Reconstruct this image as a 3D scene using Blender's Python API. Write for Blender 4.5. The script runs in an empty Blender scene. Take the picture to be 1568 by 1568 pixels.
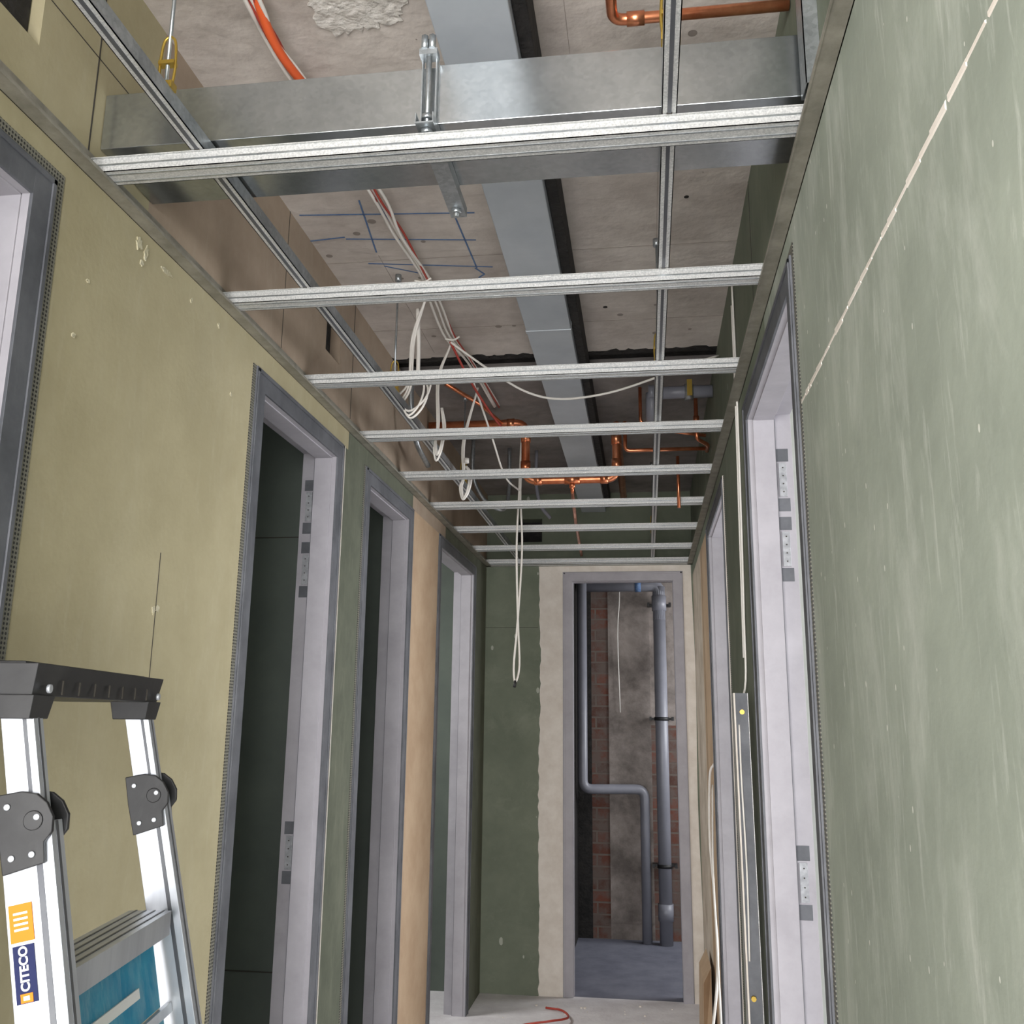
import bpy, math, random
from mathutils import Vector, Matrix
random.seed(7)
scene=bpy.context.scene
# ------------------------------------------------------------ helpers
def lin(c):
    c=c/255.0
    return c/12.92 if c<=.04045 else ((c+.055)/1.055)**2.4
def rgb(r,g,b): return (lin(r),lin(g),lin(b),1)

def mat(name,c1,c2=None,scale=6,rough=.8,metal=0,bump=.0,bscale=60,stretch=(1,1,1),
        smear=None,smear_amt=.5,specks=None,speck_scale=40,spangle=0,spr=(.78,1.1),rlo=.35,rhi=.65):
    m=bpy.data.materials.new(name); m.use_nodes=True
    nt=m.node_tree; N=nt.nodes; L=nt.links
    b=N['Principled BSDF']; b.inputs['Roughness'].default_value=rough; b.inputs['Metallic'].default_value=metal
    tc=N.new('ShaderNodeTexCoord'); mp=N.new('ShaderNodeMapping'); mp.inputs['Scale'].default_value=stretch
    L.new(tc.outputs['Object'],mp.inputs['Vector'])
    c2=c2 or c1
    no=N.new('ShaderNodeTexNoise'); no.inputs['Scale'].default_value=scale; no.inputs['Detail'].default_value=8; no.inputs['Roughness'].default_value=.65
    L.new(mp.outputs[0],no.inputs['Vector'])
    cr=N.new('ShaderNodeValToRGB'); cr.color_ramp.elements[0].position=rlo; cr.color_ramp.elements[1].position=rhi
    cr.color_ramp.elements[0].color=rgb(*c1); cr.color_ramp.elements[1].color=rgb(*c2)
    L.new(no.outputs['Fac'],cr.inputs['Fac']); col=cr.outputs['Color']
    def mix(fac,colr,prev):
        mx=N.new('ShaderNodeMix'); mx.data_type='RGBA'
        L.new(fac,mx.inputs[0]); L.new(prev,mx.inputs[6]); mx.inputs[7].default_value=rgb(*colr)
        return mx.outputs[2]
    if spangle:
        vo=N.new('ShaderNodeTexVoronoi'); vo.inputs['Scale'].default_value=spangle; L.new(tc.outputs['Object'],vo.inputs['Vector'])
        mx=N.new('ShaderNodeMix'); mx.data_type='RGBA'; mx.blend_type='MULTIPLY'; mx.inputs[0].default_value=1
        r2=N.new('ShaderNodeMapRange'); r2.inputs[3].default_value=spr[0]; r2.inputs[4].default_value=spr[1]
        sp=N.new('ShaderNodeSeparateColor'); L.new(vo.outputs['Color'],sp.inputs[0]); L.new(sp.outputs[0],r2.inputs[0])
        L.new(col,mx.inputs[6]); L.new(r2.outputs[0],mx.inputs[7]); col=mx.outputs[2]
    if smear:
        for (st,sc,lo,hi) in (((1,3,1),3.0,.50,.76),((1,9,1.3),5.0,.56,.72)):
            m2=N.new('ShaderNodeMapping'); m2.inputs['Scale'].default_value=st; L.new(tc.outputs['Object'],m2.inputs['Vector'])
            n2=N.new('ShaderNodeTexNoise'); n2.inputs['Scale'].default_value=sc; n2.inputs['Detail'].default_value=10; n2.inputs['Roughness'].default_value=.7; n2.inputs['Distortion'].default_value=.4
            L.new(m2.outputs[0],n2.inputs['Vector'])
            r=N.new('ShaderNodeMapRange'); r.inputs[1].default_value=lo; r.inputs[2].default_value=hi; r.inputs[4].default_value=smear_amt
            L.new(n2.outputs['Fac'],r.inputs[0]); col=mix(r.outputs[0],smear,col)
    if specks:
        v=N.new('ShaderNodeTexVoronoi'); v.inputs['Scale'].default_value=speck_scale
        m3=N.new('ShaderNodeMapping'); m3.inputs['Scale'].default_value=(1,1,.55); L.new(tc.outputs['Object'],m3.inputs['Vector']); L.new(m3.outputs[0],v.inputs['Vector'])
        sp=N.new('ShaderNodeSeparateColor'); L.new(v.outputs['Color'],sp.inputs[0])
        a=N.new('ShaderNodeMapRange'); a.inputs[1].default_value=.72; a.inputs[2].default_value=1; a.inputs[3].default_value=0; a.inputs[4].default_value=.22
        L.new(sp.outputs[0],a.inputs[0])
        lt=N.new('ShaderNodeMath'); lt.operation='LESS_THAN'; L.new(v.outputs['Distance'],lt.inputs[0]); L.new(a.outputs[0],lt.inputs[1])
        ml=N.new('ShaderNodeMath'); ml.operation='MULTIPLY'; ml.inputs[1].default_value=.7; L.new(lt.outputs[0],ml.inputs[0])
        col=mix(ml.outputs[0],specks,col)
    L.new(col,b.inputs['Base Color'])
    if bump:
        n3=N.new('ShaderNodeTexNoise'); n3.inputs['Scale'].default_value=bscale; n3.inputs['Detail'].default_value=6; L.new(tc.outputs['Object'],n3.inputs['Vector'])
        bp=N.new('ShaderNodeBump'); bp.inputs['Strength'].default_value=bump; bp.inputs['Distance'].default_value=.01
        L.new(n3.outputs['Fac'],bp.inputs['Height']); L.new(bp.outputs[0],b.inputs['Normal'])
    return m

def bead_mat():
    m=bpy.data.materials.new('perforated_bead'); m.use_nodes=True; nt=m.node_tree; N=nt.nodes; L=nt.links
    b=N['Principled BSDF']; b.inputs['Roughness'].default_value=.5
    tc=N.new('ShaderNodeTexCoord'); se=N.new('ShaderNodeSeparateXYZ'); L.new(tc.outputs['Object'],se.inputs[0])
    outs=[]
    for i in (1,2):
        d=N.new('ShaderNodeMath'); d.operation='DIVIDE'; d.inputs[1].default_value=.0065; L.new(se.outputs[i],d.inputs[0])
        f=N.new('ShaderNodeMath'); f.operation='FRACT'; L.new(d.outputs[0],f.inputs[0])
        s=N.new('ShaderNodeMath'); s.operation='SUBTRACT'; s.inputs[1].default_value=.5; L.new(f.outputs[0],s.inputs[0])
        q=N.new('ShaderNodeMath'); q.operation='POWER'; q.inputs[1].default_value=2
        ab=N.new('ShaderNodeMath'); ab.operation='ABSOLUTE'; L.new(s.outputs[0],ab.inputs[0]); L.new(ab.outputs[0],q.inputs[0]); outs.append(q)
    ad=N.new('ShaderNodeMath'); ad.operation='ADD'; L.new(outs[0].outputs[0],ad.inputs[0]); L.new(outs[1].outputs[0],ad.inputs[1])
    lt=N.new('ShaderNodeMath'); lt.operation='LESS_THAN'; lt.inputs[1].default_value=.1; L.new(ad.outputs[0],lt.inputs[0])
    mx=N.new('ShaderNodeMix'); mx.data_type='RGBA'; L.new(lt.outputs[0],mx.inputs[0]); mx.inputs[6].default_value=rgb(120,118,106); mx.inputs[7].default_value=rgb(30,30,28)
    L.new(mx.outputs[2],b.inputs['Base Color']); return m

def brick_mat(name,c1,c2,mortar):
    m=bpy.data.materials.new(name); m.use_nodes=True; nt=m.node_tree; N=nt.nodes; L=nt.links
    b=N['Principled BSDF']; b.inputs['Roughness'].default_value=.9
    tc=N.new('ShaderNodeTexCoord'); se=N.new('ShaderNodeSeparateXYZ'); co=N.new('ShaderNodeCombineXYZ')
    L.new(tc.outputs['Object'],se.inputs[0]); L.new(se.outputs[0],co.inputs[0]); L.new(se.outputs[2],co.inputs[1])
    br=N.new('ShaderNodeTexBrick'); br.inputs['Scale'].default_value=1; br.inputs['Brick Width'].default_value=.22; br.inputs['Row Height'].default_value=.072; br.inputs['Mortar Size'].default_value=.006
    br.inputs['Color1'].default_value=rgb(*c1); br.inputs['Color2'].default_value=rgb(*c2); br.inputs['Mortar'].default_value=rgb(*mortar)
    L.new(co.outputs[0],br.inputs['Vector'])
    no=N.new('ShaderNodeTexNoise'); no.inputs['Scale'].default_value=7; no.inputs['Detail'].default_value=10; no.inputs['Roughness'].default_value=.75; L.new(tc.outputs['Object'],no.inputs['Vector'])
    r=N.new('ShaderNodeMapRange'); r.inputs[1].default_value=.40; r.inputs[2].default_value=.56; r.inputs[4].default_value=.9; L.new(no.outputs['Fac'],r.inputs[0])
    mx=N.new('ShaderNodeMix'); mx.data_type='RGBA'; L.new(r.outputs[0],mx.inputs[0]); L.new(br.outputs['Color'],mx.inputs[6]); mx.inputs[7].default_value=rgb(104,92,86)
    L.new(mx.outputs[2],b.inputs['Base Color'])
    bp=N.new('ShaderNodeBump'); bp.inputs['Strength'].default_value=.6; bp.inputs['Distance'].default_value=.01; L.new(br.outputs['Fac'],bp.inputs['Height']); bp.invert=True; L.new(bp.outputs[0],b.inputs['Normal'])
    return m

M={}
M['yellow']=mat('board_olive_yellow',(158,149,118),(171,162,131),scale=4,smear=(184,177,154),smear_amt=.22,bump=.05,bscale=90)
M['lump']=mat('adhesive_lump',(178,170,140),(196,190,166),scale=60,bump=.6,bscale=120)
M['tan']=mat('board_tan',(148,131,114),(168,151,132),scale=4,smear=(180,169,152),smear_amt=.25)
M['beige']=mat('board_beige',(172,146,118),(188,164,136),scale=5)
M['beigeR']=mat('board_filled_beige',(168,154,136),(206,194,178),scale=6)
M['green']=mat('board_green',(104,112,96),(120,127,110),scale=4,smear=(150,154,138),smear_amt=.3,specks=(190,192,180),speck_scale=16)
M['oliveD']=mat('board_green_strip',(80,85,70),(94,98,82),scale=9,smear=(132,134,116),smear_amt=.35)
M['greenR']=mat('board_green_dusty',(138,145,133),(158,165,152),scale=3,smear=(200,203,194),smear_amt=.6,specks=(224,224,214),speck_scale=26,bump=.08,bscale=40)
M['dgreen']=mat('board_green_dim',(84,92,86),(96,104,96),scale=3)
M['cream']=mat('joint_compound',(216,207,196),(232,225,216),scale=12)
M['galv']=mat('galvanised_steel',(150,156,160),(190,195,198),scale=9,rough=.34,metal=.8,spangle=160,spr=(.85,1.08))
M['duct']=mat('duct_galvanised',(146,152,154),(200,204,206),scale=2.5,rough=.24,metal=.92,spangle=140,spr=(.93,1.04),bump=.03,bscale=4)
M['chan']=mat('channel_zinc',(172,174,174),(216,216,214),scale=320,rough=.5,metal=.35)
M['angle']=mat('perimeter_angle_zinc',(126,123,112),(156,152,140),scale=20,rough=.55,metal=.3)
M['fdark']=mat('frame_primer_dark',(80,82,87),(104,106,111),scale=9,rough=.55,metal=.2,smear=(124,126,131),smear_amt=.3)
M['flight']=mat('frame_primer_light',(158,155,161),(172,169,175),scale=7,rough=.6,metal=.1,smear=(186,184,190),smear_amt=.3)
M['hinge']=mat('hinge_plate',(150,152,156),(184,186,190),scale=60,rough=.4,metal=.4)
M['bead']=bead_mat()
M['conc']=mat('concrete_slab',(172,163,155),(210,202,194),scale=4,bump=.5,bscale=22,smear=(156,145,136),smear_amt=.4,specks=(106,96,88),speck_scale=18)
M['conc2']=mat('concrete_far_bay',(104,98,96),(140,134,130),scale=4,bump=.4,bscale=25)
M['plaster']=mat('rough_plaster',(182,176,168),(222,218,211),scale=30,bump=.9,bscale=45)
M['black']=mat('void_and_shade_black',(18,17,17),(44,41,39),scale=30,bump=.5)  # joints and openings, plus shade painted beside the duct and riser pipe
M['dark']=mat('dark_line',(60,56,50))
M['seam']=mat('slab_seam',(134,124,116),(160,150,140),scale=14)
M['greyduct']=mat('grey_painted_duct',(176,183,190),(190,196,202),scale=5,rough=.5,metal=.1)
M['floor']=mat('screed_floor',(206,202,205),(226,224,226),scale=7,bump=.2,smear=(234,232,230),smear_amt=.4)
M['floorb']=mat('room_floor_blue',(100,102,116),(120,122,134),scale=6)
M['cwall']=mat('stained_concrete',(104,96,91),(158,148,142),scale=5,bump=.4,bscale=20,smear=(82,74,70),smear_amt=.5,rlo=.36,rhi=.64)
M['brick']=brick_mat('red_brick',(116,68,54),(82,56,48),(112,102,94))
M['pipe']=mat('grey_pvc',(118,119,128),(132,133,142),scale=4,rough=.4)
M['clip']=mat('pipe_clip_black',(28,28,30),rough=.5)
M['copper']=mat('copper',(206,116,78),(236,160,120),scale=14,rough=.28,metal=.9)
M['white']=mat('cable_white',(226,222,214),(236,232,226),rough=.5)
M['red']=mat('cable_red',(160,54,44),(180,70,56),rough=.5)
M['orange']=mat('cable_orange',(220,90,44),(230,104,54),rough=.5)
M['brass']=mat('brass',(170,140,60),(196,168,84),rough=.35,metal=.8)
M['chalk']=mat('blue_chalk',(70,100,146),(104,128,160),scale=60)
M['alu']=mat('ladder_aluminium',(182,186,194),(204,208,214),scale=20,rough=.36,metal=.6,stretch=(1,1,.1))
M['aluD']=mat('ladder_groove',(80,82,88),(96,98,102),rough=.4,metal=.4)
M['blackp']=mat('black_plastic',(26,26,28),(38,38,40),scale=30,rough=.45,smear=(90,90,90),smear_amt=.25)
M['lblO']=mat('label_orange',(232,128,30))
M['lblN']=mat('label_navy',(24,32,78))
M['lblW']=mat('label_white',(232,232,232))
M['lblC']=mat('label_cyan',(30,132,172),(50,150,184),smear=(190,208,212),smear_amt=.5,scale=20)
M['wallroom']=mat('room_wall_grey',(180,182,178),(196,198,194),scale=3)

class MB:
    def __init__(s,name): s.name=name; s.v=[]; s.f=[]; s.m=[]; s.sm=[]; s.mats=[]
    def mi(s,k):
        if k not in s.mats: s.mats.append(k)
        return s.mats.index(k)
    def box(s,x0,x1,y0,y1,z0,z1,k):
        if x0>x1:x0,x1=x1,x0
        if y0>y1:y0,y1=y1,y0
        if z0>z1:z0,z1=z1,z0
        P=[(x0,y0,z0),(x1,y0,z0),(x1,y1,z0),(x0,y1,z0),(x0,y0,z1),(x1,y0,z1),(x1,y1,z1),(x0,y1,z1)]
        s.hexa(P,k)
    def hexa(s,P,k):
        n=len(s.v); s.v+= [tuple(p) for p in P]
        for q in ((0,3,2,1),(4,5,6,7),(0,1,5,4),(1,2,6,5),(2,3,7,6),(3,0,4,7)):
            s.f.append([n+i for i in q]); s.m.append(s.mi(k)); s.sm.append(False)
    def obox(s,c,ax,ay,az,k):
        c=Vector(c);ax=Vector(ax);ay=Vector(ay);az=Vector(az)
        s.hexa([c-ax-ay-az,c+ax-ay-az,c+ax+ay-az,c-ax+ay-az,c-ax-ay+az,c+ax-ay+az,c+ax+ay+az,c-ax+ay+az],k)
    def bar(s,p0,p1,w,h,k,up=(0,0,1)):
        p0=Vector(p0);p1=Vector(p1);d=(p1-p0); L=d.length; d.normalize()
        sd=d.cross(Vector(up)).normalized(); u=sd.cross(d).normalized()
        s.obox((p0+p1)/2,sd*w/2,d*L/2,u*h/2,k)
    def tube(s,pts,r,k,seg=10,smooth=True,sub=6):
        pts=[Vector(p) for p in pts]
        if smooth and len(pts)>2:
            q=[]; E=[pts[0]*2-pts[1]]+pts+[pts[-1]*2-pts[-2]]
            for i in range(1,len(E)-2):
                a,b,c,d=E[i-1:i+3]
                for j in range(sub):
                    t=j/sub; q.append(.5*((2*b)+(c-a)*t+(2*a-5*b+4*c-d)*t*t+(3*b-a-3*c+d)*t**3))
            q.append(pts[-1]); pts=q
        prev=None; n0=len(s.v)
        for i,p in enumerate(pts):
            t=(pts[min(i+1,len(pts)-1)]-pts[max(i-1,0)]).normalized()
            if prev is None: prev=t.orthogonal().normalized()
            else:
                prev=(prev-t*prev.dot(t))
                prev=prev.normalized() if prev.length>1e-6 else t.orthogonal().normalized()
            bn=t.cross(prev)
            for j in range(seg):
                a=2*math.pi*j/seg; s.v.append(tuple(p+(prev*math.cos(a)+bn*math.sin(a))*r))
        for i in range(len(pts)-1):
            for j in range(seg):
                s.f.append([n0+i*seg+j,n0+i*seg+(j+1)%seg,n0+(i+1)*seg+(j+1)%seg,n0+(i+1)*seg+j]); s.m.append(s.mi(k)); s.sm.append(True)
        s.f.append([n0+j for j in range(seg)][::-1]); s.m.append(s.mi(k)); s.sm.append(False)
        e=n0+(len(pts)-1)*seg
        s.f.append([e+j for j in range(seg)]); s.m.append(s.mi(k)); s.sm.append(False)
    def rtube(s,pts,r,k,bend,seg=16):
        P=[Vector(p) for p in pts]; q=[P[0]]
        for i in range(1,len(P)-1):
            a=(P[i-1]-P[i]).normalized(); b=(P[i+1]-P[i]).normalized()
            p0=P[i]+a*bend; p2=P[i]+b*bend
            for j in range(7):
                t=j/6; q.append(p0*(1-t)**2+P[i]*2*t*(1-t)+p2*t*t)
        q.append(P[-1]); s.tube(q,r,k,seg,smooth=False)
    def poly(s,pts,k,thick):
        n=len(s.v); c=len(pts); th=Vector(thick)
        s.v+=[tuple(p) for p in pts]+[tuple(Vector(p)+th) for p in pts]
        s.f.append([n+i for i in range(c)]); s.f.append([n+c+i for i in range(c)][::-1]); 
        for _ in range(2): s.m.append(s.mi(k)); s.sm.append(False)
        for i in range(c):
            s.f.append([n+i,n+c+i,n+c+(i+1)%c,n+(i+1)%c]); s.m.append(s.mi(k)); s.sm.append(False)
    def done(s,bevel=0,parent=None):
        me=bpy.data.meshes.new(s.name); me.from_pydata(s.v,[],s.f)
        for k in s.mats: me.materials.append(M[k])
        for p,mi,sm in zip(me.polygons,s.m,s.sm): p.material_index=mi; p.use_smooth=sm
        me.update()
        import bmesh
        bm=bmesh.new(); bm.from_mesh(me); bmesh.ops.recalc_face_normals(bm,faces=bm.faces); bm.to_mesh(me); bm.free()
        o=bpy.data.objects.new(s.name,me); scene.collection.objects.link(o)
        if bevel:
            b=o.modifiers.new('Bevel','BEVEL'); b.width=bevel; b.segments=2; b.limit_method='ANGLE'
        if parent: o.parent=parent
        return o

XL,XR,YE,ZC,SL=-.857,.26,5.1,2.2,2.57
DH=2.11; YB=-.5
# ------------------------------------------------------------ left wall
w=MB('wall_left'); t0,t1=XL-.1,XL
for a,b,k in ((YB,.4,'yellow'),(1.165,1.917,'yellow'),(2.549,2.78,'oliveD'),(3.40,3.865,'beige'),(4.753,5.1,'oliveD')):
    w.box(t0,t1,a,b,0,DH,k)
for a,b,k in ((YB,1.917,'yellow'),(1.917,2.6,'yellow'),(2.6,3.4,'oliveD'),(3.4,4.0,'tan'),(4.0,5.1,'oliveD')):
    w.box(t0,t1,a,b,DH,ZC,k)
w.box(t0,t1,YB,1.42,ZC,2.285,'yellow'); w.box(t0,t1,YB,.80,2.285,SL,'yellow')
w.box(t0,t1,1.093,1.42,2.285,SL,'yellow'); w.box(t0,t1,.80,1.093,2.48,SL,'yellow')
w.box(t0,t1,1.42,2.36,ZC,SL,'tan'); w.box(t0,t1,2.48,5.1,ZC,SL,'tan')
w.box(t0,t1,2.36,2.48,ZC,2.33,'tan'); w.box(t0,t1,2.36,2.48,2.45,SL,'tan')
e=.0008
w.box(t1,t1+e,1.232,1.235,2.2,SL,'dark')
w.box(t1,t1+e,1.093,1.42,2.372,2.3735,'dark')
w.box(t1,t1+e,2.60,2.603,2.2,SL,'dark'); w.box(t1,t1+e,2.05,2.052,2.2,SL,'dark')
w.box(t1,t1+e,1.571,1.5725,1.35,1.62,'dark')
w.box(t0-.25,t0,.75,1.15,2.24,2.52,'black'); w.box(t0-.25,t0,2.30,2.54,2.30,2.50,'black')
w.box(t0+.002,t1-.02,.803,1.09,2.29,2.475,'black'); w.box(t0+.002,t1-.03,2.362,2.478,2.332,2.448,'black')
w.done()
pl=MB('plaster_blobs')
def blob(x,y,z,sx,ry,rz,k='cream'):
    n=18; P=[]
    for i in range(n):
        a=2*math.pi*i/n; q=1+random.uniform(-.35,.35); P.append((x,y+ry*math.cos(a)*q,z+rz*math.sin(a)*q))
    pl.poly(P,k,(sx,0,0))
for (y,z,a,b) in ((1.40,2.135,.010,.012),(1.425,2.128,.006,.014),(1.415,2.105,.005,.005),(1.50,2.13,.02,.004),(1.576,1.52,.006,.006),(1.563,1.515,.004,.008),(1.25,1.9,.004,.004),(1.27,2.0,.004,.004),(1.80,2.0,.004,.004),(1.60,2.12,.004,.005),(1.72,2.12,.004,.005)):
    blob(XL,y,z,.002,a,b,'lump')
pl.done()
bd=MB('trim_1')
def beadL(a,b,z0,z1): bd.box(XL,XL+.0015,a,b,z0,z1,'bead')
beadL(1.165,1.185,0,DH); beadL(.4,1.185,DH,DH+.018); beadL(1.901,1.917,0,DH)
beadL(2.549,2.563,0,DH); beadL(2.766,2.78,0,DH); beadL(3.40,3.414,0,DH)
for y in (2.565,3.40): bd.box(XL,XL+.004,y-.002,y+.001,0,DH,'cream')
bd.done()
bd=MB('trim_2')
def beadR(a,b,z0,z1): bd.box(XR-.0015,XR,a,b,z0,z1,'bead')
beadR(1.511,1.527,0,DH); beadR(1.511,2.35,DH,DH+.016); beadR(2.327,2.343,0,DH)
beadR(2.994,3.01,0,DH)
for y in (2.343,3.01): bd.box(XR-.004,XR,y-.002,y+.002,0,DH,'cream')
bd.done()
# ------------------------------------------------------------ right wall
w=MB('wall_right'); t0,t1=XR,XR+.1
for a,b,k in ((YB,1.527,'greenR'),(2.327,3.01,'green'),(3.84,4.4,'beige'),(4.4,5.1,'beigeR')):
    w.box(t0,t1,a,b,0,DH,k)
w.box(t0,t1,YB,1.9,DH,ZC,'greenR'); w.box(t0,t1,1.9,5.1,DH,ZC,'green')
w.box(t0,t1,YB,5.1,ZC,SL,'green')
w.box(t0-e,t0,2.05,2.053,ZC,SL,'dark'); w.box(t0-e,t0,4.3,4.302,0,DH,'dark')
w.done()
r=MB('pale_ridge')  # thin raised pale line with a ragged outline
y=.1
while y<1.49:
    l=random.uniform(.015,.05); a=random.uniform(.0012,.0048)
    r.hexa([(XR-.0012,y,1.842-a),(XR,y,1.842-a*1.3),(XR,y+l,1.842-a),(XR-.0012,y+l,1.842-a*.6),(XR-.0012,y,1.842+a*.5),(XR,y,1.842+a),(XR,y+l,1.842+a*1.2),(XR-.0012,y+l,1.842+a)],'cream'); y+=l*random.choice((1,1,1,1.15))
r.done()
s=MB('wall_stud'); s.box(XR-.022,XR-.0005,1.205,1.2065,2.206,SL,'galv'); s.box(XR-.022,XR-.0205,1.205,1.245,2.206,SL,'galv'); s.box(XR-.022,XR-.016,1.244,1.2455,2.206,SL,'galv'); s.done()
# ------------------------------------------------------------ end wall
w=MB('wall_end'); y0,y1=YE,YE+.1
ox0,ox1=-.435,.206
w.box(-.957,-.69,y0,y1,0,SL,'green'); w.box(-.69,-.55,y0,y1,0,2.30,'green'); w.box(-.69,-.55,y0,y1,2.43,SL,'green')
w.box(-.55,ox0,y0,y1,0,SL,'green'); w.box(ox1,.36,y0,y1,0,SL,'green'); w.box(ox0,ox1,y0,y1,2.13,SL,'green')
w.box(-.75,-.5,y1,y1+.02,2.25,2.48,'black')
def ragged(x0,x1,z0,z1,amp=.004):
    pts=[(x1,y0-.002,z0),(x1,y0-.002,z1)]; z=z1
    while z>z0: 
        pts.append((x0+random.uniform(-amp,amp)+.004*math.sin(z*5),y0-.002,z)); z-=.03
    pts.append((x0,y0-.002,z0)); w.poly(pts,'cream',(0,.002,0))
ragged(-.56,-.436,0,2.163); ragged(.255,.207,0,2.163,0)
w.box(-.436,.207,y0-.002,y0,2.131,2.163,'cream')
w.box(-.857,-.57,y0-e,y0,1.83,1.832,'dark')
w.done()
# ------------------------------------------------------------ slab ceiling
c=MB('ceiling')
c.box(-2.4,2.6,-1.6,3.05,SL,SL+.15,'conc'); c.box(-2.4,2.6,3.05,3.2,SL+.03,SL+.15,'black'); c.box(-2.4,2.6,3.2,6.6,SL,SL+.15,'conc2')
for yy in (.62,.98,1.33,1.86,2.33,2.80):
    c.box(XL,XR,yy,yy+.0012,SL-e,SL,'seam')
for (xx,a,b) in ((-.60,.6,1.33),(-.12,.98,1.66),(-.62,1.66,2.05),(.05,1.86,2.33),(-.7,2.3,3.0)): c.box(xx,xx+.001,a,b,SL-e,SL,'seam')
# rough hacked patch: irregular rounded rectangle
pts=[]
for i in range(90):
    a=2*math.pi*i/90; cc,ss=math.cos(a),math.sin(a); k4=(abs(cc)**3.2+abs(ss)**3.2)**(-1/3.2); rr=k4*(1+random.uniform(-.10,.10)+.08*math.sin(3*a+1))
    pts.append((-.485+.085*cc*rr,1.36+.095*ss*rr,SL-.003))
c.poly(pts,'plaster',(0,0,.003))
for sgn in (-1,1):
    yb=3.125+sgn*.075; pts=[]; x=XL
    while x<XR: pts.append((x,yb+random.uniform(-.02,.02),SL-.002)); x+=.02
    pts+= [(XR,yb-sgn*.03,SL-.002),(XL,yb-sgn*.03,SL-.002)]
    c.poly(pts,'black',(0,0,.002))
for (x,y,rr) in ((-.12,1.36,.02),(.10,1.28,.010),(-.35,2.45,.006),(.12,2.1,.006),(-.1,2.7,.007)):
    c.tube([(x,y,SL-.001),(x,y,SL+.002)],rr,'black',12,False)
c.done()
ch=MB('chalk_marking')
for p,q in (((-.84,2.07),(-.40,2.11)),((-.76,2.20),(-.42,2.245)),((-.74,2.34),(-.40,2.40)),((-.455,2.0),(-.445,2.40)),((-.63,2.02),(-.605,2.28)),((-.67,2.02),(-.70,2.28)),((-.45,2.40),(-.43,2.44)),((-.43,2.44),(-.45,2.46)),((-.86,2.20),(-.76,2.19)),((-.70,2.36),(-.60,2.42))):
    ch.bar((p[0],p[1],SL-.0012),(q[0],q[1],SL-.0012),.0042,.001,'chalk')
ch.done()
rm=MB('red_spray_marking')
for (a,b) in (((-.02,1.30),(.0,1.38)),((.0,1.30),(-.01,1.42)),((-.03,1.34),(.02,1.35)),((.01,1.32),(.015,1.44))): rm.bar((a[0],a[1],SL-.0012),(b[0],b[1],SL-.0012),.0025,.001,'red')
rm.done()
# ------------------------------------------------------------ floor and rooms behind
f=MB('floor'); f.box(-4,4,-5,5.12,-.1,0,'floor'); f.box(-2.4,2.6,5.12,6.6,-.1,0,'floorb')
for i in range(60):
    x=random.uniform(XL+.05,XR-.05); y=random.uniform(3.2,5.0); s=random.uniform(.004,.012)
    f.box(x,x+s,y,y+s,0,s*.5,'cream')
f.done()
g=MB('wall_back_rooms')
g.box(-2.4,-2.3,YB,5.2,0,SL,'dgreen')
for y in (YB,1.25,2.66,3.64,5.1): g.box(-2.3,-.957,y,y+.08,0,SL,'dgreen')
g.box(2.5,2.6,YB,6.5,0,.9,'wallroom'); g.box(2.5,2.6,YB,6.5,2.3,SL,'wallroom')
for y in (YB,.3,1.6,2.9,4.2,6.4): g.box(2.5,2.6,y,y+.3,.9,2.3,'wallroom')
for y in (YB,2.66,5.1): g.box(.36,2.5,y,y+.08,0,SL,'wallroom')
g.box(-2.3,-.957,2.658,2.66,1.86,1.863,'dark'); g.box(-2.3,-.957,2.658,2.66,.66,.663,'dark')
g.done()
g=MB('wall_riser_room')
g.box(-1.2,-.36,6.45,6.6,0,SL,'black'); g.box(-.36,-.246,6.45,6.6,0,SL,'brick'); g.box(-.246,.03,6.45,6.6,0,SL,'cwall'); g.box(.03,2.5,6.45,6.6,1.32,SL,'cwall'); g.box(.03,2.5,6.45,6.6,0,1.32,'brick')  # black stretch of back wall: shade behind the pipe painted in
g.box(-.246,.03,6.44,6.45,.1,2.3,'cwall')
g.box(-.56,-.455,5.2,6.6,0,SL,'black')  # side wall coloured black for the dark left of the opening
g.done()
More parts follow.
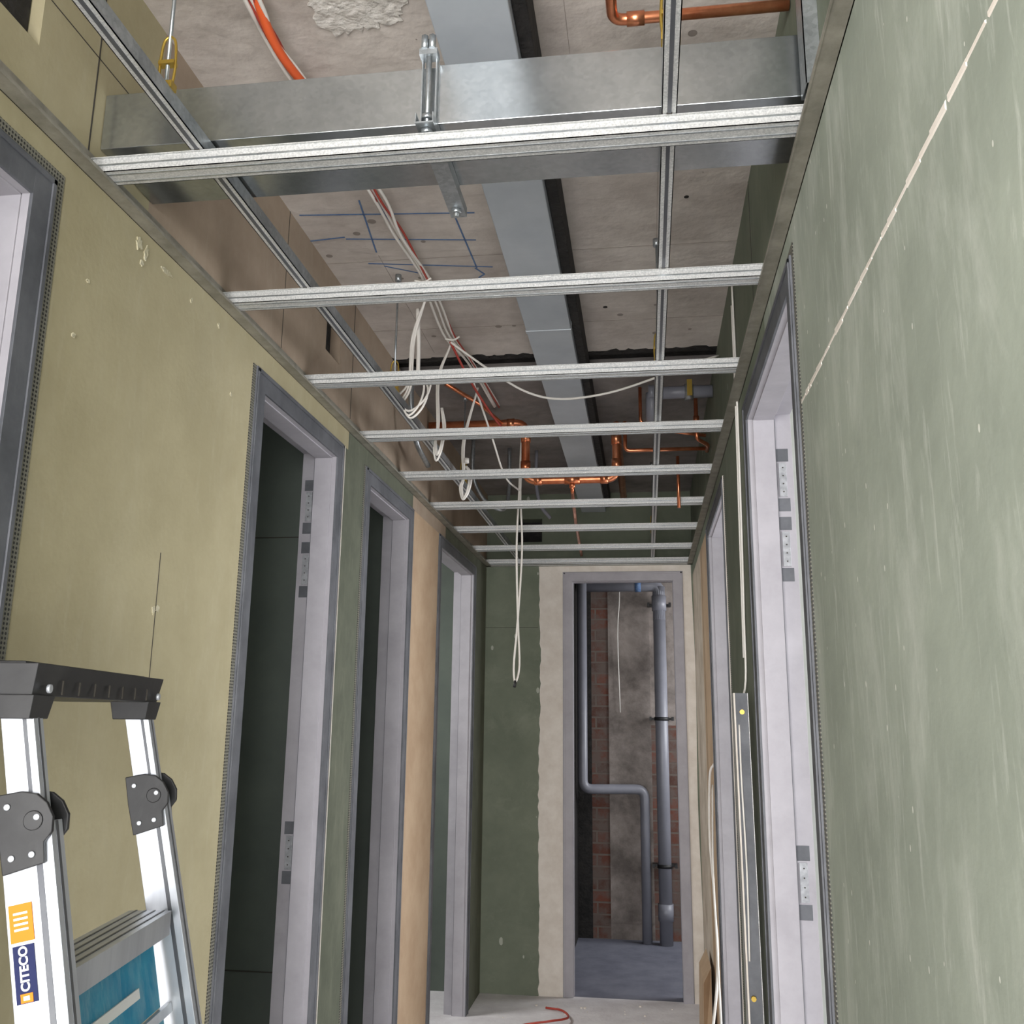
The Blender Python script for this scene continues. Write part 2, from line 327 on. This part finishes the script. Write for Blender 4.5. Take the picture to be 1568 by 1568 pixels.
# ------------------------------------------------------------ door frames
def frame(name,mp,a0,a1,zt,depth=.10,fw=.05,darkface=True,hz=(),shallow=.062):
    o=MB(name); fk='fdark' if darkface else 'flight'
    def bx(A0,A1,D0,D1,z0,z1,k):
        p=mp(A0,D0,z0); q=mp(A1,D1,z1); o.box(p[0],q[0],p[1],q[1],p[2],q[2],k)
    bx(a0,a0+fw,-.005,0,0,zt,fk); bx(a1-fw,a1,-.005,0,0,zt,fk); bx(a0+fw,a1-fw,-.005,0,zt-fw,zt,fk)
    bx(a0+.004,a0+.012,-.008,-.005,0,zt-.004,fk); bx(a1-.012,a1-.004,-.008,-.005,0,zt-.004,fk); bx(a0+.004,a1-.004,-.008,-.005,zt-.012,zt-.004,fk)
    bx(a0,a0+fw,0,shallow,0,zt,'flight'); bx(a1-fw,a1,0,shallow,0,zt,'flight'); bx(a0+fw,a1-fw,0,shallow,zt-fw,zt,'flight')
    bx(a0+fw,a0+fw+.003,.012,shallow,0,zt-fw,'flight'); bx(a1-fw-.003,a1-fw,.012,shallow,0,zt-fw,'flight'); bx(a0+fw,a1-fw,.012,shallow,zt-fw-.003,zt-fw,'flight')
    rb=fw-.016
    bx(a0,a0+rb,shallow,depth+.004,0,zt,'flight'); bx(a1-rb,a1,shallow,depth+.004,0,zt,'flight'); bx(a0+rb,a1-rb,shallow,depth+.004,zt-rb,zt,'flight')
    bx(a1-fw-.0032,a1-rb,shallow,shallow+.0012,0,zt-fw,'fdark'); bx(a0+rb,a0+fw+.0032,shallow,shallow+.0012,0,zt-fw,'fdark')
    for z in hz:
        bx(a1-rb-.003,a1-rb,shallow+.008,depth-.012,z-.042,z+.042,'hinge')
        for (za,zb) in ((z-.078,z-.046),(z+.046,z+.078)): bx(a1-rb-.001,a1-rb,shallow+.004,depth-.006,za,zb,'fdark')
        for dz in (-.03,-.01,.01,.03): bx(a1-rb-.0045,a1-rb-.003,shallow+.016,shallow+.019,z+dz-.0015,z+dz+.0015,'dark')
    return o.done(bevel=.0012)
ml=lambda a,d,z:(XL-d,a,z)
mr=lambda a,d,z:(XR+d,a,z)
me_=lambda a,d,z:(a,YE+d,z)
frame('door_1',ml,.4,1.165,DH); frame('door_2',ml,1.917,2.549,DH,hz=(1.92,1.74,.99)); frame('door_3',ml,2.78,3.40,DH); frame('door_4',ml,3.865,4.753,DH)
frame('door_5',mr,1.527,2.327,DH,hz=(1.91,1.74,.99)); frame('door_6',mr,3.01,3.84,DH)
frame('door_7',me_,ox0,ox1,2.13,fw=.05,darkface=False)
# ------------------------------------------------------------ perimeter angles
def angle(name,side):
    a=MB(name); x=XL if side<0 else XR; s=1 if side<0 else -1
    a.box(x,x+s*.0015,YB,5.1,2.165,2.205,'angle'); a.box(x,x+s*.026,YB,5.1,2.165,2.1665,'angle')
    a.box(x+s*.026,x+s*.028,YB,5.1,2.163,2.169,'angle')
    y=.3
    while y<5: a.tube([(x,y,2.188),(x+s*.004,y,2.188)],.004,'dark',8,False); y+=.3
    a.done()
angle('trim_3',-1); angle('trim_4',1)
a=MB('trim_5'); a.box(XL,XR,5.097,5.1,2.165,2.205,'angle'); a.box(XL,XR,5.072,5.1,2.165,2.1665,'chan'); a.done()
# ------------------------------------------------------------ cross channels
for i in range(9):
    y=1.24+.4825*i
    if i==8: y=5.03
    c=MB('ceiling_channel'); z=2.170; W=.039
    c.box(XL+.004,XR-.004,y,y+W,z,z+.0012,'chan')
    c.box(XL+.004,XR-.004,y,y+.0012,z,z+.024,'chan'); c.box(XL+.004,XR-.004,y+W-.0012,y+W,z,z+.024,'chan')
    c.box(XL+.004,XR-.004,y-.004,y,z+.0228,z+.024,'chan'); c.box(XL+.004,XR-.004,y+W,y+W+.004,z+.0228,z+.024,'chan')
    for q in (.25,.75): c.box(XL+.004,XR-.004,y+W*q-.0015,y+W*q+.0015,z-.0006,z,'galv')
    c.box(XL+.004,XR-.004,y-.0008,y,z+.010,z+.013,'galv')
    c.done()
for x in (-.675,.05):
    c=MB('ceiling_primary_rail'); z=2.195
    c.box(x-.011,x+.011,YB,5.08,z,z+.0015,'chan'); c.box(x-.011,x-.0095,YB,5.08,z,z+.026,'galv'); c.box(x+.0095,x+.011,YB,5.08,z,z+.026,'galv')
    c.box(x-.003,x+.003,YB,5.08,z-.0012,z,'aluD')
    for i in range(9):
        y=1.24+.4825*i+.02; c.box(x-.014,x+.014,y-.012,y+.012,z-.003,z,'galv'); c.box(x-.004,x+.004,y-.026,y-.016,z-.0016,z,'dark')
    c.done()
for x,y in ((-.675,.62),(-.675,1.13),(-.675,2.42),(-.675,3.45),(.05,1.12),(.05,2.3),(.05,4.5)):
    h=MB('rail_hanger'); h.tube([(x,y,2.222),(x,y,SL)],.003,'galv',8,False)
    for s in (-1,1): h.tube([(x+s*.010,y,2.23),(x+s*.012,y,2.26),(x+s*.009,y,2.30),(x,y,2.312)],.0022,'brass',8)
    h.box(x-.012,x+.012,y-.006,y+.006,2.262,2.268,'brass'); h.box(x-.013,x+.013,y-.008,y+.008,2.221,2.232,'brass')
    h.tube([(x,y,2.55),(x,y,SL)],.009,'galv',10,False)
    h.done()
# ------------------------------------------------------------ crossing duct
d=MB('ventilation_duct'); dy0,dy1,dz0,dz1=1.262,1.43,2.226,2.325
mid=-.30
d.box(XL+.001,mid,dy0,dy1,dz0,dz1,'duct'); d.box(mid,XR-.001,dy0-.002,dy1+.002,dz0-.002,dz1+.002,'duct')
d.box(mid+.0,mid+.002,dy0-.004,dy1+.004,dz0-.004,dz1+.004,'galv')
d.done(bevel=.002)
d=MB('duct_hanger')
hx=-.312
d.box(hx-.014,hx+.014,1.225,1.50,2.2035,2.206,'galv'); d.box(hx-.014,hx-.0125,1.225,1.50,2.206,2.221,'galv'); d.box(hx+.0125,hx+.014,1.225,1.50,2.206,2.221,'galv')
for y in (1.245,1.475):
    d.tube([(hx,y,2.19),(hx,y,2.36 if y<1.3 else 2.43)],.0045,'galv',8,False)
    d.tube([(hx,y,2.196),(hx,y,2.203)],.010,'galv',6,False); d.tube([(hx,y,2.221),(hx,y,2.228)],.010,'galv',6,False)
for s in (-1,1): d.box(hx+s*.010,hx+s*.012,1.248,1.258,2.222,2.345,'galv')
d.box(hx-.014,hx+.014,1.236,1.256,2.330,2.340,'galv')
for s in (-1,1): d.tube([(hx+s*.006,1.238,2.34),(hx+s*.006,1.238,2.362)],.006,'galv',6,False)
d.done()
# ------------------------------------------------------------ longitudinal grey duct
d=MB('grey_flat_duct'); z0=2.46
d.box(-.33,-.198,YB,5.09,z0,SL-.024,'greyduct')
for y in (1.0,2.6,4.2): d.box(-.332,-.196,y,y+.02,z0-.002,SL-.022,'greyduct')
d.box(-.1975,-.172,YB,5.09,2.485,SL-.006,'black')  # black strip added for the shade along the duct's right side
d.done(bevel=.002)
# ------------------------------------------------------------ copper pipework
p=MB('copper_pipe_run'); R=.017; yc=3.6
p.rtube([(-.85,yc,2.50),(-.455,yc,2.50),(-.455,yc,2.262),(-.096,yc,2.262),(-.096,yc,2.49),(-.096,4.9,2.49)],R,'copper',.045)
for (a,b) in (((-.455,yc,2.46),(-.455,yc,2.42)),((-.455,yc,2.34),(-.455,yc,2.30)),((-.42,yc,2.262),(-.39,yc,2.262)),((-.16,yc,2.262),(-.13,yc,2.262)),((-.096,yc,2.30),(-.096,yc,2.34)),((-.30,yc,2.262),(-.24,yc,2.262)),((-.53,yc,2.50),(-.50,yc,2.50)),((-.096,yc,2.40),(-.096,yc,2.45))):
    p.tube([a,b],R+.003,'copper',16,False)
p.rtube([(-.27,yc,2.262),(-.27,yc,2.215),(-.30,4.2,2.215),(-.33,5.05,2.215)],.0075,'copper',.02,10)
p.tube([(-.27,yc,2.25),(-.27,yc,2.228)],.012,'copper',12,False)
p.rtube([(-.70,3.2,2.53),(-.60,3.35,2.50),(-.55,yc,2.50)],.0075,'copper',.03,10)
p.done()
p=MB('water_pipe_manifold')
p.rtube([(.20,3.34,2.50),(.20,3.34,2.335),(.245,3.42,2.335),(.245,3.5,2.335)],.0075,'copper',.02,10)
p.rtube([(-.06,3.5,2.46),(-.06,3.5,2.345),(.25,3.5,2.345)],.0075,'copper',.02,10)
p.rtube([(.14,3.6,2.345),(.14,3.6,2.14)],.0065,'copper',.02,10)
p.rtube([(.0,3.4,2.56),(.0,3.4,2.42),(.12,3.45,2.40),(.24,3.45,2.38)],.0065,'copper',.02,10)
p.tube([(.20,3.34,2.42),(.20,3.34,2.39)],.011,'copper',12,False)
p.tube([(.03,3.3,2.50),(.258,3.3,2.50)],.023,'pipe',16,False); p.tube([(.03,3.3,2.50),(.055,3.3,2.50)],.030,'pipe',16,False)
p.rtube([(.042,3.3,2.50),(.042,3.3,2.44),(.042,3.42,2.40)],.022,'pipe',.03)
p.tube([(.16,3.3,2.50),(.19,3.3,2.50)],.029,'galv',12,False)
p.rtube([(.175,3.28,2.50),(.175,3.265,2.50),(.175,3.255,2.50)],.008,'galv',.004,10); p.box(.166,.184,3.248,3.254,2.47,2.53,'brass')
p.done()
p=MB('copper_water_pipe')
p.rtube([(-.040,1.10,2.50),(-.034,1.405,2.50),(.258,1.405,2.50)],.0095,'copper',.022,12)
p.tube([(-.01,1.405,2.50),(.02,1.405,2.50)],.012,'copper',12,False); p.tube([(.05,1.405,2.50),(.07,1.405,2.50)],.013,'brass',8,False)
p.done()
p=MB('flexible_conduit')
p.tube([(-.80,3.1,2.56),(-.80,3.1,2.42),(-.79,3.15,2.30),(-.78,3.3,2.25)],.010,'galv',10)
p.tube([(-.74,4.0,2.56),(-.74,4.0,2.40),(-.70,4.05,2.30),(-.62,4.1,2.26),(-.60,4.15,2.36),(-.60,4.15,2.56)],.009,'galv',10)
p.tube([(-.48,4.2,2.56),(-.48,4.2,2.40),(-.46,4.2,2.30),(-.42,4.25,2.25)],.008,'pipe',10)
p.done()
# ------------------------------------------------------------ cables
k=MB('cable_bundle')
base=[(-.645,1.1,2.545),(-.645,1.315,2.535),(-.648,1.411,2.53),(-.638,1.516,2.53),(-.62,1.75,2.535),(-.601,1.957,2.53),(-.598,2.127,2.53),(-.585,2.365,2.53),(-.59,2.55,2.535),(-.595,2.776,2.53),(-.579,3.034,2.54),(-.56,3.5,2.54)]
for i,(kk,dx,rr) in enumerate((('white',-.012,.004),('red',-.003,.0045),('white',.013,.004),('white',.001,.0035),('red',.009,.003))):
    B=base if kk=='white' or rr<.004 else base[:6]
    k.tube([(x+dx+random.uniform(-.005,.005),y,z+random.uniform(-.008,.006)) for x,y,z in B],rr,kk,8)
k.tube([(-.635,1.28,2.545),(-.640,1.40,2.52),(-.628,1.50,2.515),(-.615,1.60,2.53)],.0085,'orange',10)
for y in (2.36,2.77): k.tube([(-.612,y,2.52),(-.585,y,2.515),(-.565,y,2.525)],.003,'white',6)
k.done()
def coil(m,top,cx,cy,zb,zt,wd,n,r=.0032):
    for i in range(n):
        o=random.uniform(-.012,.012); w2=wd*random.uniform(.6,1.1); b=zb+random.uniform(0,.03)
        m.tube([top,(cx-.01+o,cy,zt+.1),(cx-w2*.4+o,cy+.01,(zt+b)/2+.03),(cx-w2*.9+o,cy+.02,b+.05),(cx-w2*.3+o,cy,b),(cx+w2*.5+o,cy-.01,b+.03),(cx+w2*.7+o,cy,b+.09),(cx+o*.5,cy,zt)],r,'white',8)
k=MB('white_cable_coil'); coil(k,(-.60,2.45,2.51),-.632,2.5,2.165,2.31,.06,3); 
k.tube([(-.636,2.5,2.50),(-.63,2.5,2.40),(-.628,2.5,2.285)],.006,'white',8); k.done()
k=MB('white_cable_coil'); coil(k,(-.60,2.80,2.51),-.632,2.86,2.14,2.32,.022,3); k.done()
k=MB('white_cable_coil'); coil(k,(-.58,3.2,2.51),-.640,3.32,2.11,2.25,.03,4)
k.tube([(-.64,3.32,2.262),(-.64,3.32,2.28)],.010,'white',8,False); k.done()
k=MB('draped_white_cable')
k.tube([(-.595,2.776,2.51),(-.47,2.84,2.43),(-.36,2.88,2.37),(-.25,2.9,2.35),(-.10,2.9,2.365),(.05,2.9,2.41),(.146,2.9,2.447),(.255,2.96,2.50)],.0038,'white',8)
k.tube([(-.595,2.776,2.51),(-.56,2.95,2.44),(-.52,3.25,2.40),(-.50,3.5,2.42)],.0042,'red',8)
k.tube([(-.58,3.03,2.51),(-.545,3.3,2.36),(-.53,3.55,2.27),(-.5,3.75,2.26)],.0038,'white',8)
k.done()
k=MB('hanging_white_cable')
k.tube([(-.50,3.9,2.55),(-.514,3.9,2.30),(-.505,3.9,2.05),(-.520,3.9,1.75),(-.535,3.9,1.56),(-.528,3.9,1.49),(-.512,3.9,1.56),(-.520,3.9,1.75),(-.528,3.9,2.05),(-.520,3.9,2.30),(-.512,3.9,2.55)],.0042,'white',8)
k.tube([(-.528,3.9,1.495),(-.530,3.89,1.47)],.006,'clip',8,False)
k.done()
k=MB('wall_cable')
k.tube([(.253,2.44,2.50),(.254,2.44,2.25),(.255,2.47,1.9),(.254,2.50,1.6),(.252,2.53,1.42),(.22,2.56,1.38)],.0028,'white',8)
k.tube([(.253,2.47,2.45),(.254,2.48,2.2),(.255,2.52,1.9),(.254,2.55,1.5)],.0025,'white',8)
k.done()
k=MB('loose_cable')
k.tube([(.255,3.86,1.18),(.24,3.89,1.13),(.235,3.93,.9),(.24,3.86,.7),(.235,3.72,.49),(.20,3.6,.30),(.16,3.7,.12),(.10,3.9,.02),(.0,4.0,.006)],.005,'white',8)
k.tube([(.25,3.9,1.1),(.235,3.8,.8),(.235,3.7,.5),(.22,3.5,.2),(.15,3.5,.03),(.05,3.7,.006)],.004,'white',8)
k.done()
k=MB('red_cable_offcut'); k.tube([(-.62,4.55,.008),(-.55,4.62,.008),(-.45,4.6,.03),(-.38,4.7,.02),(-.42,4.85,.008),(-.5,4.88,.008)],.005,'red',8); k.done()
# ------------------------------------------------------------ pipes of the riser room
p=MB('drain_pipe_stack')
p.tube([(.097,6.34,0),(.097,6.34,2.22)],.041,'pipe',20,False)
p.rtube([(-.44,6.34,2.23),(.097,6.34,2.23),(.097,6.34,2.0)],.041,'pipe',.05,20)
for z in (2.06,.14): p.tube([(.097,6.34,z),(.097,6.34,z+.10)],.048,'pipe',20,False)
p.tube([(-.06,6.34,2.23),(-.02,6.34,2.23)],.044,'chalk',20,False)
p.rtube([(-.408,6.26,SL-.006),(-.408,6.26,.92),(-.02,6.36,.92),(-.02,6.36,0)],.031,'pipe',.06,16)
for z in (2.09,1.35,.45):
    p.tube([(.097,6.34,z),(.097,6.34,z+.022)],.047,'clip',20,False); p.box(.02,.175,6.37,6.44,z+.004,z+.018,'clip'); p.box(.02,.034,6.33,6.39,z,z+.024,'clip'); p.box(.16,.175,6.33,6.39,z,z+.024,'clip')
p.tube([(-.17,6.41,2.3),(-.165,6.40,2.15),(-.18,6.41,1.9),(-.17,6.42,1.4)],.004,'white',8)
p.done()
# ------------------------------------------------------------ galvanised stud standing against right wall
s=MB('metal_stud_offcut')
A=Vector((.235,2.42,0)); B=Vector((.222,2.40,1.405))
def slat(dx0,dx1,dy0,dy1,k): 
    P=[]
    for q in (A,B):
        P+=[(q.x+dx0,q.y+dy0,q.z),(q.x+dx1,q.y+dy0,q.z),(q.x+dx1,q.y+dy1,q.z),(q.x+dx0,q.y+dy1,q.z)]
    s.hexa(P,k)
slat(-.012,.022,0,.0015,'fdark'); slat(-.012,-.0105,0,.05,'chan'); slat(.0205,.022,-.012,.0,'chan'); slat(-.012,-.008,-.006,0,'cream')
for z in (1.36,.72): s.tube([(.230,2.40,z),(.230,2.413,z)],.006,'brass',8,False)
s.tube([(.222,2.40,1.33),(.222,2.398,1.2),(.226,2.40,1.0),(.224,2.40,.80)],.0022,'white',8)
s.done()
s=MB('plasterboard_offcut'); s.poly([(.20,4.2,0),(.235,4.2,0),(.245,4.3,.35),(.21,4.25,.30)],'beige',(0,.35,0)); s.done()
# ------------------------------------------------------------ ladder leaning at the left wall
root=bpy.data.objects.new('step_ladder',None); scene.collection.objects.link(root)
A0=Vector((-.663,.945,0)); wd=Vector((-.165,.986,0)).normalized(); dd=Vector((-.986,-.165,0)).normalized(); zz=Vector((0,0,1))
def Q(s_,d_,z_): return A0+wd*s_+dd*d_+zz*z_
def fd(z): return -(1.34-z)*.225
Wd=.365; SP=.035
def leg(name,s0,sg,w1,w2):
    def S(z): return s0+sg*(1.34-z)*SP
    legdir=(Q(S(0),fd(0),0)-Q(S(1.3),fd(1.3),1.3)).normalized(); ln=legdir.cross(wd).normalized(); wn=ln.cross(legdir).normalized()
    m=MB(name)
    for (za,zb,wf,dp) in ((1.34,1.20,w1,.022),(1.22,.0,w2,.028)):
        a=Q(S(za),fd(za),za); b=Q(S(zb),fd(zb),zb); c=(a+b)/2; h=(b-a)/2
        m.obox(c,ln*wf/2,wn*dp/2,h,'alu')
        for q in (-1,1): m.obox(c+wn*q*dp/2+ln*wf*.22,ln*wf*.06,wn*.0006,h*.999,'aluD')
        m.obox(c-ln*wf/2,ln*.0006,wn*dp*.12,h*.999,'aluD'); m.obox(c+ln*wf/2,ln*.0006,wn*dp*.12,h*.999,'aluD')
    m.done(bevel=.002,parent=root)
    m=MB('hinge_bracket'); hz=1.218; c=Q(S(hz),fd(hz),hz); sc=.68
    for q in (-1,1):
        cc=c+wn*q*.0155
        pts=[]
        for (a,b) in ((-.034,.055),(.004,.054),(.026,.046),(.040,.030),(.047,.008),(.043,-.014),(.030,-.026),(.028,-.056),(-.034,-.062),(-.036,.0)):
            pts.append(cc+ln*a*sc*(1 if True else -1)-legdir*b*sc)
        m.poly(pts,'blackp',wn*q*.006)
        for (a,b) in ((-.018,.035),(.024,.012),(-.018,-.04),(.012,-.04)):
            p0=cc+ln*a*sc-legdir*b*sc+wn*q*.006; m.tube([p0,p0+wn*q*.0025],.0035,'alu',10,False)
        p0=cc+ln*.018*sc-legdir*.008*sc+wn*q*.006; m.tube([p0,p0+wn*q*.002],.010,'blackp',16,False)
    m.done(bevel=.0015,parent=root)
    return S,ln,wn,legdir
S,ln,wn,legdir=leg('stile_near',.012,-1,.034,.052); leg('stile_far',Wd,1,.032,.044)
Sf=lambda z: Wd+(1.34-z)*SP
m=MB('rubber_feet')
for s0 in (S(0),Sf(0)): m.obox(Q(s0,fd(0),.02),wd*.022,dd*.036,zz*.02,'blackp')
m.done(bevel=.003,parent=root)
m=MB('top_cap')
def prism(sa,sb,da,db,za,zb,ins,k):
    m.hexa([Q(sa+ins,da+ins,za),Q(sb-ins,da+ins,za),Q(sb-ins,db-ins,za),Q(sa+ins,db-ins,za),Q(sa,da,zb),Q(sb,da,zb),Q(sb,db,zb),Q(sa,db,zb)],k)
prism(-.016,Wd+.02,-.026,.12,1.352,1.386,.006,'blackp')
m.obox(Q(Wd/2,.04,1.387),wd*(Wd/2),dd*.045,zz*.002,'blackp')
for s0 in (.012,Wd-.004):
    prism(s0-.026,s0+.026,-.024,.03,1.328,1.353,.004,'blackp')
for s0 in (.012,Wd-.004): m.tube([Q(s0,-.026,1.36),Q(s0,-.030,1.36)],.005,'alu',10,False)
for q in range(7): m.obox(Q(.05+q*.045,-.0255,1.362),wd*.0015,dd*.001,zz*.008,'dark')
m.done(bevel=.004,parent=root)
m=MB('treads')
for z in (1.075,.81,.55,.29):
    d0=fd(z); sa=S(z)+.012; sb=Sf(z)-.045; c0=(sa+sb)/2; hw=(sb-sa)/2
    m.obox(Q(c0,d0+.006,z),wd*hw,dd*.026,zz*.003,'alu')
    m.obox(Q(c0,d0-.020,z-.012),wd*hw,dd*.002,zz*.015,'alu'); m.obox(Q(c0,d0+.032,z-.012),wd*hw,dd*.002,zz*.015,'alu')
    for i in range(4): m.obox(Q(c0,d0-.012+i*.012,z+.0033),wd*hw,dd*.0010,zz*.0006,'aluD')
    m.tube([Q(sa,d0,z-.014),Q(Sf(z),d0,z-.014)],.008,'alu',10,False)
for zb in (1.00,.90):
    sa=S(zb)+.012; sb=Sf(zb)-.04
    m.obox(Q((sa+sb)/2,fd(zb)+.012,zb),wd*(sb-sa)/2,(legdir*.044),ln*.0015,'lblC')
    m.obox(Q((sa+sb)/2,fd(zb)+.009,zb-.008),wd*(sb-sa)/2*.55,(legdir*.006),ln*.003,'lblW')
for zb in (.95,.855): m.obox(Q((S(zb)+Sf(zb))/2,fd(zb)+.009,zb),wd*((Sf(zb)-S(zb))/2-.016),(legdir*.006),ln*.004,'alu')
m.done(parent=root)
m=MB('labels')
def lab(z,hh,hw,k,off=0,lift=.0008):
    c=Q(S(z),fd(z),z)-wn*(.014+lift)+ln*off; m.obox(c,ln*hw,wn*.0004,legdir*hh,k)
o_=-.011
lab(1.13,.018,.0115,'lblO',o_); lab(1.083,.027,.0105,'lblN',o_); 
for i in range(4): lab(1.139-i*.005,.0011,.007,'lblW',o_,.0016)
lab(1.0615,.0042,.0060,'lblO',o_,.0016); lab(1.0615,.0020,.0030,'lblW',o_,.0022)
m.done(parent=root)
# lettering on the maker's label
tcv=bpy.data.curves.new('label_lettering','FONT'); tcv.body='CITECO'; tcv.size=.0118; tcv.align_x='CENTER'; tcv.align_y='CENTER'; tcv.extrude=.0002; tcv.offset=.0004
tcv.materials.append(M['lblW'])
to=bpy.data.objects.new('label_lettering',tcv); scene.collection.objects.link(to); to.parent=root
zc_=1.088; c_=Q(S(zc_),fd(zc_),zc_)-wn*(.014+.0018)+ln*o_
tx=-legdir; ty=-ln; tz=tx.cross(ty)
to.matrix_world=Matrix(((tx.x,ty.x,tz.x,c_.x),(tx.y,ty.y,tz.y,c_.y),(tx.z,ty.z,tz.z,c_.z),(0,0,0,1)))
# ------------------------------------------------------------ lights
def area(name,loc,target,sx,sy,pw,col=(1,1,1)):
    l=bpy.data.lights.new(name,'AREA'); l.shape='RECTANGLE'; l.size=sx; l.size_y=sy; l.energy=pw; l.color=col
    o=bpy.data.objects.new(name,l); o.location=loc
    o.rotation_euler=(Vector(target)-Vector(loc)).to_track_quat('-Z','Y').to_euler(); scene.collection.objects.link(o)
area('window_light_behind',(-.5,-2.6,1.2),(-.3,2.5,2.1),3.0,2.0,285,(1,.985,.975))
area('fill_light_left_behind',(-2.6,-1.9,1.2),(.26,1.3,1.7),1.6,2.0,150,(1,.985,.97))  # added fill aimed at the right wall, no known window there
area('window_light_right_room',(2.4,1.6,1.6),(.3,1.9,1.6),1.4,2.0,66,(.95,.96,1))
area('window_light_right_room_far',(2.4,4.0,1.6),(.3,3.5,1.7),1.4,2.0,100,(.95,.96,1))
area('fill_light_riser',(1.6,5.8,1.7),(0,6.2,1.2),1.2,.8,36,(.95,.97,1))  # added fill to brighten the riser room, no known window
for y in (2.0,3.1): area('cubicle_fill',(-1.9,y,2.4),(-1.6,y,0),.4,.4,1.6,(.95,.98,1))  # added fill lifting the dark cubicle interiors, not real fittings
area('cubicle_fill_far',(-2.1,4.1,1.9),(-.3,4.75,0),.5,.5,26,(1,.99,.98))  # added fill to brighten the corridor floor and end wall
wl=bpy.data.worlds.new('World'); scene.world=wl; wl.use_nodes=True
wl.node_tree.nodes['Background'].inputs[0].default_value=(.97,.98,1,1); wl.node_tree.nodes['Background'].inputs[1].default_value=2.0
# ------------------------------------------------------------ camera
cd=bpy.data.cameras.new('camera'); cam=bpy.data.objects.new('camera',cd); scene.collection.objects.link(cam); scene.camera=cam
cd.sensor_width=36; cd.lens=36*1451/1568; cd.clip_start=.02
Yv=Vector((.1372,-.2159,-.9667)).normalized(); Zv=Vector((.0106,.9762,-.2165)); Zv=(Zv-Yv*Zv.dot(Yv)).normalized(); Xv=Yv.cross(Zv)
Mx=Matrix(((Xv.x,Xv.y,Xv.z),(Yv.x,Yv.y,Yv.z),(Zv.x,Zv.y,Zv.z)))
cam.matrix_world=Matrix.Translation((0,0,1.33))@Mx.to_4x4()
scene.view_settings.view_transform='Standard'
